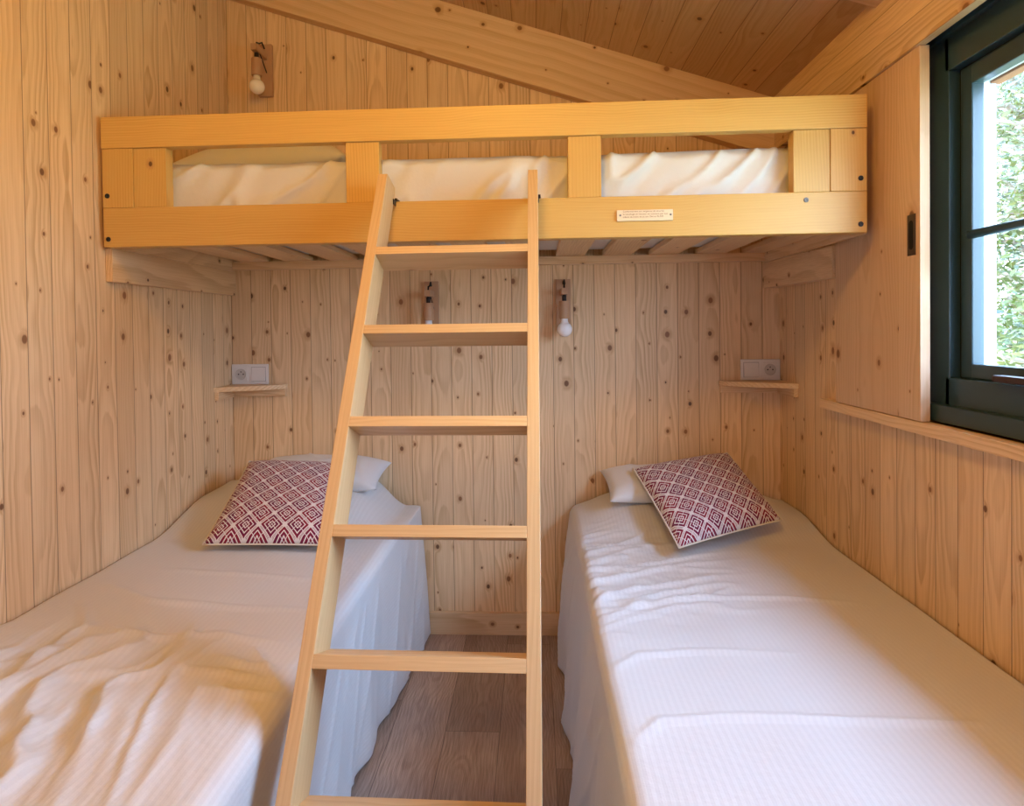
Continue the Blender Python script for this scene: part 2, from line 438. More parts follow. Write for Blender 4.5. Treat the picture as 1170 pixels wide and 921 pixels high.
box(bm, SX, 1.012, 0.42, 1.49, 1.735, 1.778, bev=0.003)
sash = wpart('sash', bm, M_alu)
bm = lathe(bmesh.new(), [(0.0, 1.504), (0.006, 1.502), (0.0102, 1.495), (0.0102, 0.42)], (0.987, 0, 1.398), 'Y', 16, cap=False)
bar = wpart('glazing_bar', bm, M_alu, sash, True)
for f_ in (0.96,):
    wpart('glazing_bar', B(0.984, 0.996, f_ - 0.010, f_ + 0.010, 1.10, 1.74, bev=0.003), M_alu, sash)
wpart('pane', B(1.000, 1.004, 0.42, 1.495, 1.10, 1.74), M_glass, sash)
bm = B(0.945, 0.968, 1.20, 1.370, 1.0755, 1.090, bev=0.004); box(bm, 0.96, 0.986, 1.27, 1.30, 1.078, 1.088, bev=0.002)
wpart('handle', bm, M_handle, sash)
# outside reveal (cladding of the opening, seen edge on through the glass)
def ring_frame(bm, x0, x1, y0, y1, z0, z1, t):
    box(bm, x0, x1, y1, y1 + t, z0 - t, z1 + t); box(bm, x0, x1, y0 - t, y0, z0 - t, z1 + t)
    box(bm, x0, x1, y0, y1, z1, z1 + t); box(bm, x0, x1, y0, y1, z0 - t, z0)
    return bm
wpart('outer_casing', ring_frame(bmesh.new(), 1.012, 1.031, 0.40, 1.523, 1.085, 1.752, 0.09), M_outb)
wpart('outer_trim', ring_frame(bmesh.new(), 1.031, 1.049, 0.40, 1.523, 1.085, 1.752, 0.10), M_outw)
wpart('outer_cladding', box(box(box(B(1.049, 1.062, 1.523, YB + T, -0.1, 2.3), 1.049, 1.062, YF - T, 0.40, -0.1, 2.3), 1.049, 1.062, 0.40, 1.523, -0.1, 1.085), 1.049, 1.062, 0.40, 1.523, 1.752, 2.3), M_outl)
wpart('eaves_strip', box(B(1.049, 1.075, 0.36, 1.53, 1.746, 1.757), 1.062, 1.30, YF - T, YB + T, 1.90, 1.93), M_rust)
wpart('track', B(0.9285, 0.953, WY0, 1.60, 1.875, 1.905), M_alu2)

# ---- sliding shutter panel
sh = thing('sliding_shutter', 'pale pine sliding shutter panel with recessed bronze pull beside the window', 'shutter', (0.911, 1.76, 0.9655))
def atthing(o, root):
    o.data.transform(Matrix.Translation(-root.location)); o.parent = root; return o
pbm = B(0.911, 0.934, 1.5545, 1.978, 0.9665, 1.8525, bev=0.0015)
atthing(link('panel', pbm, M_panel), sh)
# pull: rounded plate with dark slot
def slot(name, x0, x1, yc, zc, hy, hz, m, par):
    pts = []
    for k in range(24):
        a = 2 * pi * k / 24; r = hy
        pts.append((yc + r * math.cos(a), zc + (hz - r) * (1 if math.sin(a) >= 0 else -1) + r * math.sin(a)))
    return atthing(link(name, prism(bmesh.new(), pts, 'X', x0, x1), m), par)
pull = atthing(link('finger_pull', B(0.9088, 0.9115, 1.571, 1.603, 1.363, 1.4615, bev=0.0008), M_bronze), sh)
o = slot('recess', 0.9084, 0.9112, 1.587, 1.412, 0.0085, 0.035, M_hole, sh); o.parent = pull

# ------------------------------------------------------------------ bunk bed
BY0, BY1 = 1.72, 1.76
bunk = thing('bunk_bed', 'varnished pine high bunk bed spanning the room wall to wall, with guard rail', 'bunk bed', (0, 1.75, 1.344))
def bp(name, bm, m, par=bunk, **k): return atthing(link(name, bm, m, None, **k), bunk) if par is bunk else sub(link(name, bm, m, None, **k), par)
def sub(o, par):
    o.data.transform(Matrix.Translation(-bunk.location)); o.parent = par; return o
bp('guard_rail', B(-1.1941, 0.8738, BY0 - 0.004, BY0 + 0.030, 1.7125, 1.799, bev=0.0025), M_bunkX)
lr = bp('front_rail', B(-1.1941, 0.8748, BY0, BY1, 1.4396, 1.5485, bev=0.0025), M_bunkX)
posts = [(-1.1941, -1.1068, 0.0), (-1.1056, -1.0132, 0.003), (-0.5076, -0.416, 0.003), (0.0959, 0.1843, 0.003), (0.6871, 0.7805, 0.0025), (0.7817, 0.8743, 0.0)]
pobs = []
for a, b, dy in posts:
    pobs.append(bp('guard_post', B(a, b, BY0 + dy, BY1 - 0.002, 1.549, 1.7122, bev=0.0012), M_bunkZ))
def bolt(x, z, y, r, m, par, name='bolt'):
    bm = lathe(bmesh.new(), [(r, y + 0.002), (r, y - 0.0015), (r * 0.8, y - 0.003), (r * 0.35, y - 0.003), (r * 0.3, y - 0.0012)], (x, 0, z), 'Y', 18)
    o = sub(link(name, bm, m, None, smooth=False), par); return o
bolt(-1.1805, 1.5818, BY0, 0.0068, M_black, pobs[0]); bolt(-1.1798, 1.4616, BY0, 0.0068, M_black, lr)
bolt(0.8582, 1.5816, BY0, 0.0068, M_black, pobs[5]); bolt(0.8577, 1.4617, BY0, 0.0068, M_black, lr)
o = bolt(0.7180, 1.5277, BY0, 0.0065, M_zinc, lr, 'screw'); o['label'] = 'zinc screw'
# side rails, support boards and back batten
bp('side_rail', B(XL + 0.001, -1.188, BY1, YB - 0.001, 1.441, 1.50, bev=0.001), M_supY)
bp('side_rail', B(0.8765, 0.893, BY1, YB - 0.001, 1.441, 1.50, bev=0.001), M_supY)
bp('support_board', B(XL + 0.001, -1.1885, 1.748, YB - 0.001, 1.3465, 1.4404, bev=0.0015), M_supY)
bp('support_board', prism(bmesh.new(), [(0.880, YB - 0.001), (0.905, 1.985), (XR - 0.001, 1.985), (XR - 0.001, YB - 0.001)], 'Z', 1.344, 1.4404, bev=0.0015), M_supY)
bp('back_rail', B(-1.188, 0.883, YB - 0.030, YB - 0.001, 1.4463, 1.4776, bev=0.001), M_trim)
bp('front_batten', B(-1.188, 0.883, BY1, BY1 + 0.03, 1.4463, 1.4776, bev=0.001), M_trim)
# slats: 110 mm boards with 68 mm gaps
k = -7
first = True
gaps = [0.197 + 0.1775 * k for k in range(-8, 5)]
for i, g in enumerate(gaps):
    x0 = g + 0.068; x1 = g + 0.1775
    x0 = max(x0, -1.186); x1 = min(x1, 0.881)
    if x1 - x0 < 0.02: continue
    bp('slat', B(x0, x1, BY1 + 0.002, YB - 0.003, 1.478, 1.496, bev=0.001), M_slat)

# bunk mattress
def rbox(hx, hy, hz, r, n, disp):
    """rounded box of half sizes, displaced by disp(p, nrm)"""
    nx, ny, nz = n
    bm = bmesh.new(); cache = {}
    def V(i, j, k):
        key = (i, j, k)
        if key in cache: return cache[key]
        p = Vector((-hx + 2 * hx * i / nx, -hy + 2 * hy * j / ny, -hz + 2 * hz * k / nz))
        q = Vector((max(-(hx - r), min(hx - r, p.x)), max(-(hy - r), min(hy - r, p.y)), max(-(hz - r), min(hz - r, p.z))))
        d = p - q
        nrm = d.normalized() if d.length > 1e-9 else Vector((0, 0, 1))
        pp = q + nrm * r if d.length > 1e-9 else p
        pp = pp + nrm * disp(pp, nrm)
        cache[key] = bm.verts.new(pp); return cache[key]
    for i in range(nx):
        for j in range(ny):
            bm.faces.new((V(i, j, 0), V(i, j + 1, 0), V(i + 1, j + 1, 0), V(i + 1, j, 0)))
            bm.faces.new((V(i, j, nz), V(i + 1, j, nz), V(i + 1, j + 1, nz), V(i, j + 1, nz)))
    for i in range(nx):
        for k in range(nz):
            bm.faces.new((V(i, 0, k), V(i + 1, 0, k), V(i + 1, 0, k + 1), V(i, 0, k + 1)))
            bm.faces.new((V(i, ny, k), V(i, ny, k + 1), V(i + 1, ny, k + 1), V(i + 1, ny, k)))
    for j in range(ny):
        for k in range(nz):
            bm.faces.new((V(0, j, k), V(0, j, k + 1), V(0, j + 1, k + 1), V(0, j + 1, k)))
            bm.faces.new((V(nx, j, k), V(nx, j + 1, k), V(nx, j + 1, k + 1), V(nx, j, k + 1)))
    return bm
def ridged(x, y, seed):
    return 1.0 - abs(noise.noise(Vector((x, y, seed))) * 2.0)
mx0, mx1 = -1.175, 0.735
mc = Vector(((mx0 + mx1) / 2, (1.768 + 2.465) / 2 + 0.006, 1.592))
def mdisp(p, n):
    X = p.x + mc.x
    d = 0.0
    if n.y < -0.3:            # front side: folds sweeping up to the right
        a = X * 9 - (p.z) * 7.0
        w = max(0.0, ridged(a, p.z * 3.5 + X * 1.0, 3.3)) ** 4
        d += 0.014 * w + 0.006 * noise.noise(Vector((X * 22 - p.z * 18, p.z * 8, 1)))
        d -= 0.007
    if n.z > 0.5:
        d += 0.004 * noise.noise(Vector((p.x * 7, p.y * 7, 5)))
    d += 0.008 * noise.noise(Vector((X * 2.1, p.y * 2.0, 4.2)))
    if n.z < -0.3: d = 0.0
    return d
mat_bunk = link('mattress', rbox((mx1 - mx0) / 2, (2.465 - 1.768) / 2, 0.092, 0.028, (240, 60, 24), mdisp), M_sheet2, None, True, mc)
tag(mat_bunk, 'bunk mattress in a wrinkled white fitted sheet behind the guard rail', 'mattress')
# bed pillows (soft, flattened)
def pillow_mesh(w, d, h, seed, n=(46, 34), crumple=0.006):
    bm = bmesh.new(); top = []; bot = []
    for i in range(n[0] + 1):
        r1, r2 = [], []
        for j in range(n[1] + 1):
            u = -1 + 2 * i / n[0]; v = -1 + 2 * j / n[1]
            e = (1 - abs(u) ** 3.2) ** 0.55 * (1 - abs(v) ** 3.2) ** 0.55
            pinch = 1 - 0.05 * (1 - u * u) * abs(v) - 0.0
            x = u * w / 2 * (1 - 0.05 * (1 - v * v)); y = v * d / 2 * (1 - 0.07 * (1 - u * u))
            nz = crumple * (noise.noise(Vector((x * 9, y * 9, seed))) + 1.2 * max(0, ridged(x * 6, y * 6, seed + 2)) ** 5)
            r1.append(bm.verts.new((x, y, e * h * 0.62 + nz * e)))
            r2.append(r1[-1] if (abs(u) == 1 or abs(v) == 1) else bm.verts.new((x, y, -e * h * 0.38)))
        top.append(r1); bot.append(r2)
    for i in range(n[0]):
        for j in range(n[1]):
            bm.faces.new((top[i][j], top[i + 1][j], top[i + 1][j + 1], top[i][j + 1]))
            q = (bot[i][j], bot[i][j + 1], bot[i + 1][j + 1], bot[i + 1][j])
            if len(set(q)) >= 3: bm.faces.new(q)
    return bm
o = link('bed_pillow', pillow_mesh(0.58, 0.44, 0.15, 3.0), M_sheet2, None, True, (-0.885, 2.215, 1.745))
o.rotation_euler = (0, math.radians(-2), 0)
tag(o, 'white bed pillow at the left end of the bunk mattress', 'pillow')

# plaque on the front rail
pq = thing('safety_plaque', 'small pale plaque with three printed lines screwed to the bunk front rail', 'sign', (0.2974, BY0, 1.481))
def pqp(name, bm, m): o = link(name, bm, m); o.data.transform(Matrix.Translation(-pq.location)); o.parent = pq; return o
pqp('board', B(0.2237, 0.3711, BY0 - 0.0055, BY0 - 0.0002, 1.4815, 1.5105, bev=0.0008), M_plaque)
for x in (0.2325, 0.3650):
    pqp('screw', lathe(bmesh.new(), [(0.0027, BY0 - 0.005), (0.0027, BY0 - 0.0065), (0.0012, BY0 - 0.0072)], (x, 0, 1.4965), 'Y', 12), M_zinc)
lines = ['Conformément aux exigences de sécurité', 'le couchage en hauteur ne convient pas aux', 'enfants de moins de six ans. Décret 95-949']
for i, tx in enumerate(lines):
    cu = bpy.data.curves.new('line', 'FONT'); cu.body = tx; cu.size = 0.0062; cu.extrude = 0.0001
    cu.align_x = 'LEFT'
    ob = bpy.data.objects.new('tmp', cu); COL.objects.link(ob)
    bpy.context.view_layer.update()
    me = bpy.data.meshes.new_from_object(ob.evaluated_get(bpy.context.evaluated_depsgraph_get()))
    bpy.data.objects.remove(ob)
    me.materials.clear(); me.materials.append(M_ink)
    wdt = max(v.co.x for v in me.vertices)
    f = (0.108, 0.118, 0.106)[i] / wdt
    t = bpy.data.objects.new('lettering', me); COL.objects.link(t)
    me.transform(Matrix.Diagonal((f, 1, 1, 1)))
    me.transform(Matrix.Rotation(pi / 2, 4, 'X'))
    me.transform(Matrix.Translation(Vector((0.2395, BY0 - 0.0057, 1.5045 - i * 0.0072)) - pq.location))
    t.parent = pq

# ------------------------------------------------------------------ ladder
LA = dict(xl=-0.3739, xr=-0.011, y0=1.62, z0=1.58, ang=1.0296, s=0.2196, off=0.2112, tilt=0.3731, dep=0.0897, th=0.0224, st=0.0246)
ca, sa = math.cos(LA['ang']), math.sin(LA['ang'])
ax_, yfl = (LA['xl'] + LA['xr']) / 2, LA['y0'] - LA['z0'] / math.tan(LA['ang'])
lad = thing('bunk_ladder', 'wooden ladder with six tilted rungs leaning on the bunk front rail', 'ladder', (ax_, yfl, 0), -0.0144)
lad.location = (ax_ + (LA['y0'] - yfl) * math.sin(-0.0144), yfl, 0)
def L_(y): return y - yfl
# stile outline in local (y,z): front line from floor up, back line offset, cut plumb against the rail
yc = L_(BY0) - 0.0015
dperp = 0.088
def frontline(z): return z / math.tan(LA['ang'])
offy = dperp / sa
ztopL = 1.603
zcut = (yc - offy) * math.tan(LA['ang'])
zt2 = ztopL - 0.018
poly = [(0.0, 0.0), (offy, 0.0), (yc, zcut), (yc, zt2), (frontline(ztopL) + 0.004, ztopL), (frontline(ztopL), ztopL)]
def stile(x0, x1):
    bm = prism(bmesh.new(), poly, 'X', x0 - ax_, x1 - ax_, bev=0.0015)
    o = link('stile', bm, M_ladstile, lad)
    return o
# stile material: grain follows the lean -> rotate mesh into own axis
def leaned(name, bm, m, par):
    a = pi / 2 - LA['ang']
    bm.transform(Matrix.Rotation(a, 4, 'X'))
    o = link(name, bm, m, par); o.rotation_euler = (-a, 0, 0); return o
for x0, x1 in ((LA['xl'] - LA['st'], LA['xl']), (LA['xr'], LA['xr'] + LA['st'])):
    st = leaned('stile', prism(bmesh.new(), poly, 'X', x0 - ax_, x1 - ax_, bev=0.0012), M_ladZ, lad)
    # black hook over the rail
    xm = (x0 + x1) / 2 - ax_ + (0.012 if x0 < -0.2 else 0.006)
    hb = bmesh.new()
    xs_ = x1 - ax_
    box(hb, xs_ + 0.0003, xs_ + 0.0065, yc - 0.010, yc + 0.040, 1.5500, 1.5555, bev=0.0008)
    box(hb, xs_ + 0.0003, xs_ + 0.0025, yc - 0.030, yc - 0.002, 1.535, 1.5500)
    link('hook', hb, M_black, lad)['label'] = 'black metal hook'
cr, sr = math.cos(LA['tilt']), math.sin(LA['tilt'])
for k in range(7):
    t = LA['off'] + LA['s'] * k
    y = L_(LA['y0']) - ca * t; z = LA['z0'] - sa * t
    dy, dz = -ca * LA['th'], -sa * LA['th']
    if z + dz < 0.02: break
    P = [(y, z), (y + dy, z + dz), (y + dy + cr * LA['dep'], z + dz - sr * LA['dep']), (y + cr * LA['dep'], z - sr * LA['dep'])]
    link('rung', prism(bmesh.new(), P, 'X', LA['xl'] - ax_ - 0.0, LA['xr'] - ax_ + 0.0, bev=0.0012), M_ladX, lad)

# ------------------------------------------------------------------ lower beds
def fbm(x, y, s, o=3):
    a, f, r = 1.0, 1.0, 0.0
    for _ in range(o):
        r += a * noise.noise(Vector((x * f, y * f, s))); a *= 0.5; f *= 2.1
    return r
def sstep(a, b, x):
    t = max(0.0, min(1.0, (x - a) / (b - a))); return t * t * (3 - 2 * t)
def seg_d(px, py, pts):
    best = 9e9; tb = 0
    n = len(pts) - 1
    for i in range(n):
        ax, ay = pts[i]; bx, by = pts[i + 1]
        dx, dy = bx - ax, by - ay
        t = max(0, min(1, ((px - ax) * dx + (py - ay) * dy) / (dx * dx + dy * dy)))
        d = math.hypot(px - ax - t * dx, py - ay - t * dy)
        if d < best: best = d; tb = (i + t) / n
    return best, tb
def ridge(x, y, pts, amp, wid):
    mnx = min(p[0] for p in pts) - 4 * wid; mxx = max(p[0] for p in pts) + 4 * wid
    mny = min(p[1] for p in pts) - 4 * wid; mxy = max(p[1] for p in pts) + 4 * wid
    if x < mnx or x > mxx or y < mny or y > mxy: return 0.0
    d, t = seg_d(x, y, pts)
    d += wid * 0.35 * noise.noise(Vector((x * 25, y * 25, 2)))
    return amp * math.exp(-(d / wid) ** 2) * (math.sin(pi * min(1, max(0, t * 0.9 + 0.05))) ** 0.6)

def bedspread(name, side, xw, xe, xfloor, ztop, hfun, dfun, y0, y1, label):
    """side=+1: wall on the right, drape on the left"""
    n_top, n_dr, n_y = 130, 70, 260
    rr = 0.035
    Ltop = abs(xe - xw); arc = rr * pi / 2
    H = ztop - rr - 0.012
    bm = bmesh.new(); uv = bm.loops.layers.uv.new('UVMap')
    rows = []
    for j in range(n_y + 1):
        y = y0 + (y1 - y0) * j / n_y
        row = []
        tot = Ltop - rr + arc + H
        for i in range(n_top + n_dr + 1):
            s = tot * i / (n_top + n_dr)
            xin = s                                    # distance from wall
            if s <= Ltop - rr:
                X = xw - side * s; Z = ztop + hfun(X, y)
                edge = sstep(Ltop - rr - 0.05, Ltop - rr, s)
            elif s <= Ltop - rr + arc:
                a = (s - (Ltop - rr)) / rr
                X = xw - side * (Ltop - rr + rr * math.sin(a)); Z = ztop - rr * (1 - math.cos(a)) + hfun(X, y) * math.cos(a)
            else:
                d = (s - (Ltop - rr) - arc) / H
                xb = xfloor(y)
                X = xe + (xb - xe) * d - side * dfun(y, d); Z = ztop - rr - H * d
            row.append((bm.verts.new((X, y, Z)), s))
        rows.append(row)
    for j in range(n_y):
        for i in range(n_top + n_dr):
            q = (rows[j][i], rows[j][i + 1], rows[j + 1][i + 1], rows[j + 1][i])
            f = bm.faces.new([a[0] for a in q])
            ys = (y0 + (y1 - y0) * j / n_y, y0 + (y1 - y0) * (j + 1) / n_y)
            for lp, (a, s), yy in zip(f.loops, q, (ys[0], ys[0], ys[1], ys[1])): lp[uv].uv = (s, yy)
    # foot end flap
    o = link(name, bm, M_sheet, None, True)
    md = o.modifiers.new('thickness', 'SOLIDIFY'); md.thickness = 0.004; md.offset = -1
    tag(o, label, 'bedspread')
    return o

# left bed -----------------------------------------------------------
def hL(x, y):
    z = 0.0
    # pillow under the cover
    b = sstep(1.93, 2.26, y) * sstep(-0.50, -0.66, x)
    z += 0.080 * b * (0.85 + 0.15 * sstep(-1.2, -1.1, x))
    z -= 0.030 * sstep(2.0, 2.35, y) * sstep(-0.64, -0.50, x)
    z += 0.006 * fbm(x * 2.5, y * 2.5, 1.0)
    # long quiet cross folds in the middle of the bed
    z += ridge(x, y, [(-1.12, 1.60), (-0.95, 1.50), (-0.7, 1.47), (-0.5, 1.45)], 0.007, 0.012)
    z += ridge(x, y, [(-1.05, 1.70), (-0.8, 1.67), (-0.55, 1.64)], 0.005, 0.010)
    z += ridge(x, y, [(-1.10, 1.48), (-1.00, 1.36), (-0.85, 1.32), (-0.68, 1.33), (-0.52, 1.29)], 0.008, 0.012)
    for p in ([(-0.70, 1.19), (-0.60, 1.17), (-0.50, 1.15)], [(-0.64, 1.24), (-0.56, 1.20), (-0.50, 1.19)], [(-0.62, 1.12), (-0.53, 1.10), (-0.47, 1.11)], [(-0.58, 1.27), (-0.52, 1.19), (-0.47, 1.13)]):
        z += ridge(x, y, p, 0.009, 0.009)
    # bunched cover near the camera at the wall side: wavy folds running along the bed
    wgt = sstep(1.42, 1.24, y) * sstep(-0.62, -0.78, x)
    wx = x + 0.075 * fbm(x * 5, y * 5, 9.0, 2); wy = y + 0.05 * fbm(x * 4, y * 4, 5.0, 2)
    r = max(0.0, ridged(wx * 7.5 + wy * 1.2, wy * 2.4 - wx, 7.1)) ** 2.0
    rs = max(0.0, ridged(wx * 15.0, wy * 5.0 + wx * 3, 4.4)) ** 2.5
    z += wgt * (0.022 * r + 0.009 * rs - 0.006 + 0.003 * fbm(x * 16, y * 16, 2.0, 2))
    # creases fanning towards the near right
    w2 = sstep(1.24, 1.10, y) * sstep(-0.98, -0.82, x) * sstep(-0.42, -0.66, x)
    u = x + 0.30 * (y - 1.0) + 0.015 * fbm(x * 6, y * 6, 1.5, 2)
    z += w2 * (0.010 * max(0.0, ridged(u * 13.0, y * 1.5, 3.7)) ** 3 + 0.004 * max(0.0, ridged(u * 27.0, y * 2.5, 5.7)) ** 3)
    return z
def dL(y, d):
    w = 0.007 * d * math.sin(y * 19 + 1.2 * math.sin(y * 7)) + 0.010 * d * noise.noise(Vector((y * 13, d * 1.2, 3)))
    w += 0.006 * max(0, ridged(y * 9 + d * 2.0, d * 0.8, 6.6)) ** 4 * sstep(0, .2, d)
    return w
bedspread('bedspread', -1, XL + 0.006, -0.452, lambda y: -0.425 - 0.055 * sstep(2.45, 1.65, y), 0.545, hL, dL, 0.45, 2.466,
          'white striped bedspread on the left bed, rumpled at the front')
# right bed ----------------------------------------------------------
def hR(x, y):
    z = 0.0
    b = sstep(2.02, 2.30, y) * sstep(0.10, 0.36, x)
    z += 0.070 * b * (1 - 0.45 * sstep(0.78, 0.93, x))
    z -= 0.012 * sstep(0.75, 0.93, x)
    z += 0.005 * fbm(x * 2.2, y * 2.2, 11.0)
    # cross folds
    z += ridge(x, y, [(0.16, 1.50), (0.27, 1.60), (0.42, 1.62), (0.62, 1.63), (0.80, 1.60)], 0.007, 0.010)
    z += ridge(x, y, [(0.15, 1.28), (0.21, 1.34), (0.33, 1.36), (0.55, 1.345)], 0.006, 0.010)
    z += ridge(x, y, [(0.16, 1.055), (0.21, 1.11), (0.33, 1.125), (0.60, 1.115), (0.75, 1.11)], 0.008, 0.009)
    z += ridge(x, y, [(0.20, 1.80), (0.35, 1.83), (0.55, 1.80)], 0.006, 0.011)
    # gathered creases near the pillow, left side
    w = sstep(1.42, 1.62, y) * sstep(2.2, 2.02, y) * sstep(0.66, 0.36, x)
    wx = x + 0.03 * fbm(x * 5, y * 5, 2.0, 2)
    r = max(0.0, ridged(wx * 3.0 + 4.0, y * 15.0 - wx * 6.5, 1.3)) ** 3
    z += w * (0.012 * r + 0.003 * fbm(x * 18, y * 26, 6.0, 2))
    w = sstep(1.30, 1.50, y) * sstep(2.3, 2.1, y) * sstep(0.42, 0.2, x)
    z += w * 0.006 * max(0.0, ridged(x * 7.0, y * 24.0 - x * 8, 8.3)) ** 3
    return z
def dR(y, d):
    w = 0.014 * d * math.sin(y * 17 + 0.6) + 0.010 * d * noise.noise(Vector((y * 11, d * 1.4, 13)))
    w += 0.006 * max(0, ridged(y * 8 - d * 2.0, d * 0.8, 16.6)) ** 4 * sstep(0, .2, d)
    w += 0.012 * math.sin(pi * min(1, d * 1.0)) * sstep(1.6, 2.2, y)
    return w
bedspread('bedspread', 1, XR - 0.006, 0.128, lambda y: 0.088, 0.512, hR, dR, 0.45, 2.466,
          'white striped bedspread on the right bed, below the window')
# bed bases with mattress and legs under the covers
def bed(label, x0, x1, zt):
    cx = (x0 + x1) / 2
    r = thing('bed', label, 'bed', (cx, 1.45, 0))
    def q(name, bm, m): o = link(name, bm, m); o.data.transform(Matrix.Translation(-r.location)); o.parent = r
    q('frame', B(x0, x1, 0.50, 2.44, 0.14, 0.28, bev=0.004), M_trimY)
    q('mattress', B(x0, x1, 0.50, 2.44, 0.281, zt, bev=0.02), M_sheet2)
    for a in (x0 + 0.03, x1 - 0.08):
        for b in (0.53, 2.36): q('leg', B(a, a + 0.05, b, b + 0.05, 0, 0.14, bev=0.003), M_trimY)
bed('single bed along the left wall, hidden under its white bedspread', -1.19, -0.50, 0.50)
bed('single bed along the right wall, hidden under its white bedspread', 0.175, 0.915, 0.47)

# bed pillows
o = link('bed_pillow', pillow_mesh(0.50, 0.22, 0.10, 8.0), M_sheet2, None, True, (-0.812, 2.350, 0.660))
o.rotation_euler = (math.radians(14), 0, math.radians(-3))
tag(o, 'white pillow corner sticking out behind the printed cushion on the left bed', 'pillow')
o = link('bed_pillow', pillow_mesh(0.50, 0.24, 0.09, 18.0), M_sheet2, None, True, (0.500, 2.345, 0.625))
o.rotation_euler = (math.radians(14), 0, math.radians(3))
tag(o, 'white pillow corner sticking out behind the printed cushion on the right bed', 'pillow')

# printed cushions
def cushion(BL, BR, TR, TL, h, label, seed):
    BL, BR, TR, TL = map(Vector, (BL, BR, TR, TL))
    n = 40
    c = (BL + BR + TR + TL) / 4
    nrm = ((BR + TR - BL - TL).cross(TL + TR - BL - BR)).normalized()
    bm = bmesh.new(); uv = bm.loops.layers.uv.new('UVMap')
    top, bot = [], []
    for i in range(n + 1):
        a, b = [], []
        for j in range(n + 1):
            u, v = i / n, j / n
            uu, vv = 2 * u - 1, 2 * v - 1
            ins_u = 0.035 * (1 - vv * vv) * uu; ins_v = 0.035 * (1 - uu * uu) * vv
            u2, v2 = u - ins_u * 0.5, v - ins_v * 0.5
            P = (BL * (1 - u2) + BR * u2) * (1 - v2) + (TL * (1 - u2) + TR * u2) * v2
            e = ((1 - uu ** 4) * (1 - vv ** 4)) ** 0.6
            z = h * e + 0.003 * noise.noise(Vector((u * 5, v * 5, seed))) * e
            a.append(bm.verts.new(P - c + nrm * z * 0.6))
            if i in (0, n) or j in (0, n): b.append(a[-1])
            else: b.append(bm.verts.new(P - c - nrm * h * e * 0.4))
        top.append(a); bot.append(b)
    for i in range(n):
        for j in range(n):
            f = bm.faces.new((top[i][j], top[i + 1][j], top[i + 1][j + 1], top[i][j + 1]))
            for lp, (a, b) in zip(f.loops, ((i, j), (i + 1, j), (i + 1, j + 1), (i, j + 1))): lp[uv].uv = (a / n + seed * 0.1, b / n)
            q = (bot[i][j], bot[i][j + 1], bot[i + 1][j + 1], bot[i + 1][j])
            try:
                f = bm.faces.new(q); f.material_index = 1
            except ValueError: pass
    root = thing('cushion', label, 'cushion', tuple(c))
    link('cover', bm, [M_cush, M_cushb], root, True)
    rim = []
    k = 0
    loop = [top[i][0].co.copy() for i in range(0)] 
    return root, (BL - c, BR - c, TR - c, TL - c)
def piping(root, cs, inset=0.035):
    BL, BR, TR, TL = cs; n = 20; pts = []
    for (A, Bq, s) in ((BL, BR, 0), (BR, TR, 1), (TR, TL, 2), (TL, BL, 3)):
        mid = (BL + BR + TR + TL) / 4
        for k in range(n):
            t = k / n; P = A.lerp(Bq, t)
            inn = 0.035 * 0.5 * 2 * (1 - (2 * t - 1) ** 2) * 0.5
            op = ((BL + BR) / 2, (BR + TR) / 2, (TR + TL) / 2, (TL + BL) / 2)[s]
            P = P - op * inn * 2 * 1.0 * 0.5 * 2 * 0.5
            pts.append(P)
    pts.append(pts[0])
    link('piping', tube(bmesh.new(), pts, 0.0028, 6), M_cushb, root, True)['label'] = 'cream edge seam'
r_, cs = cushion((-0.985, 1.828, 0.572), (-0.562, 1.826, 0.572), (-0.665, 2.27, 0.716), (-1.0433, 2.27, 0.728), 0.085,
        'red and white fretwork print cushion on the left bed, behind the ladder', 1)
piping(r_, cs)
r_, cs = cushion((0.4165, 1.8786, 0.553), (0.788, 2.085, 0.575), (0.723, 2.44, 0.722), (0.351, 2.30, 0.692), 0.085,
        'red and white fretwork print cushion on the right bed, turned askew', 2)
piping(r_, cs)

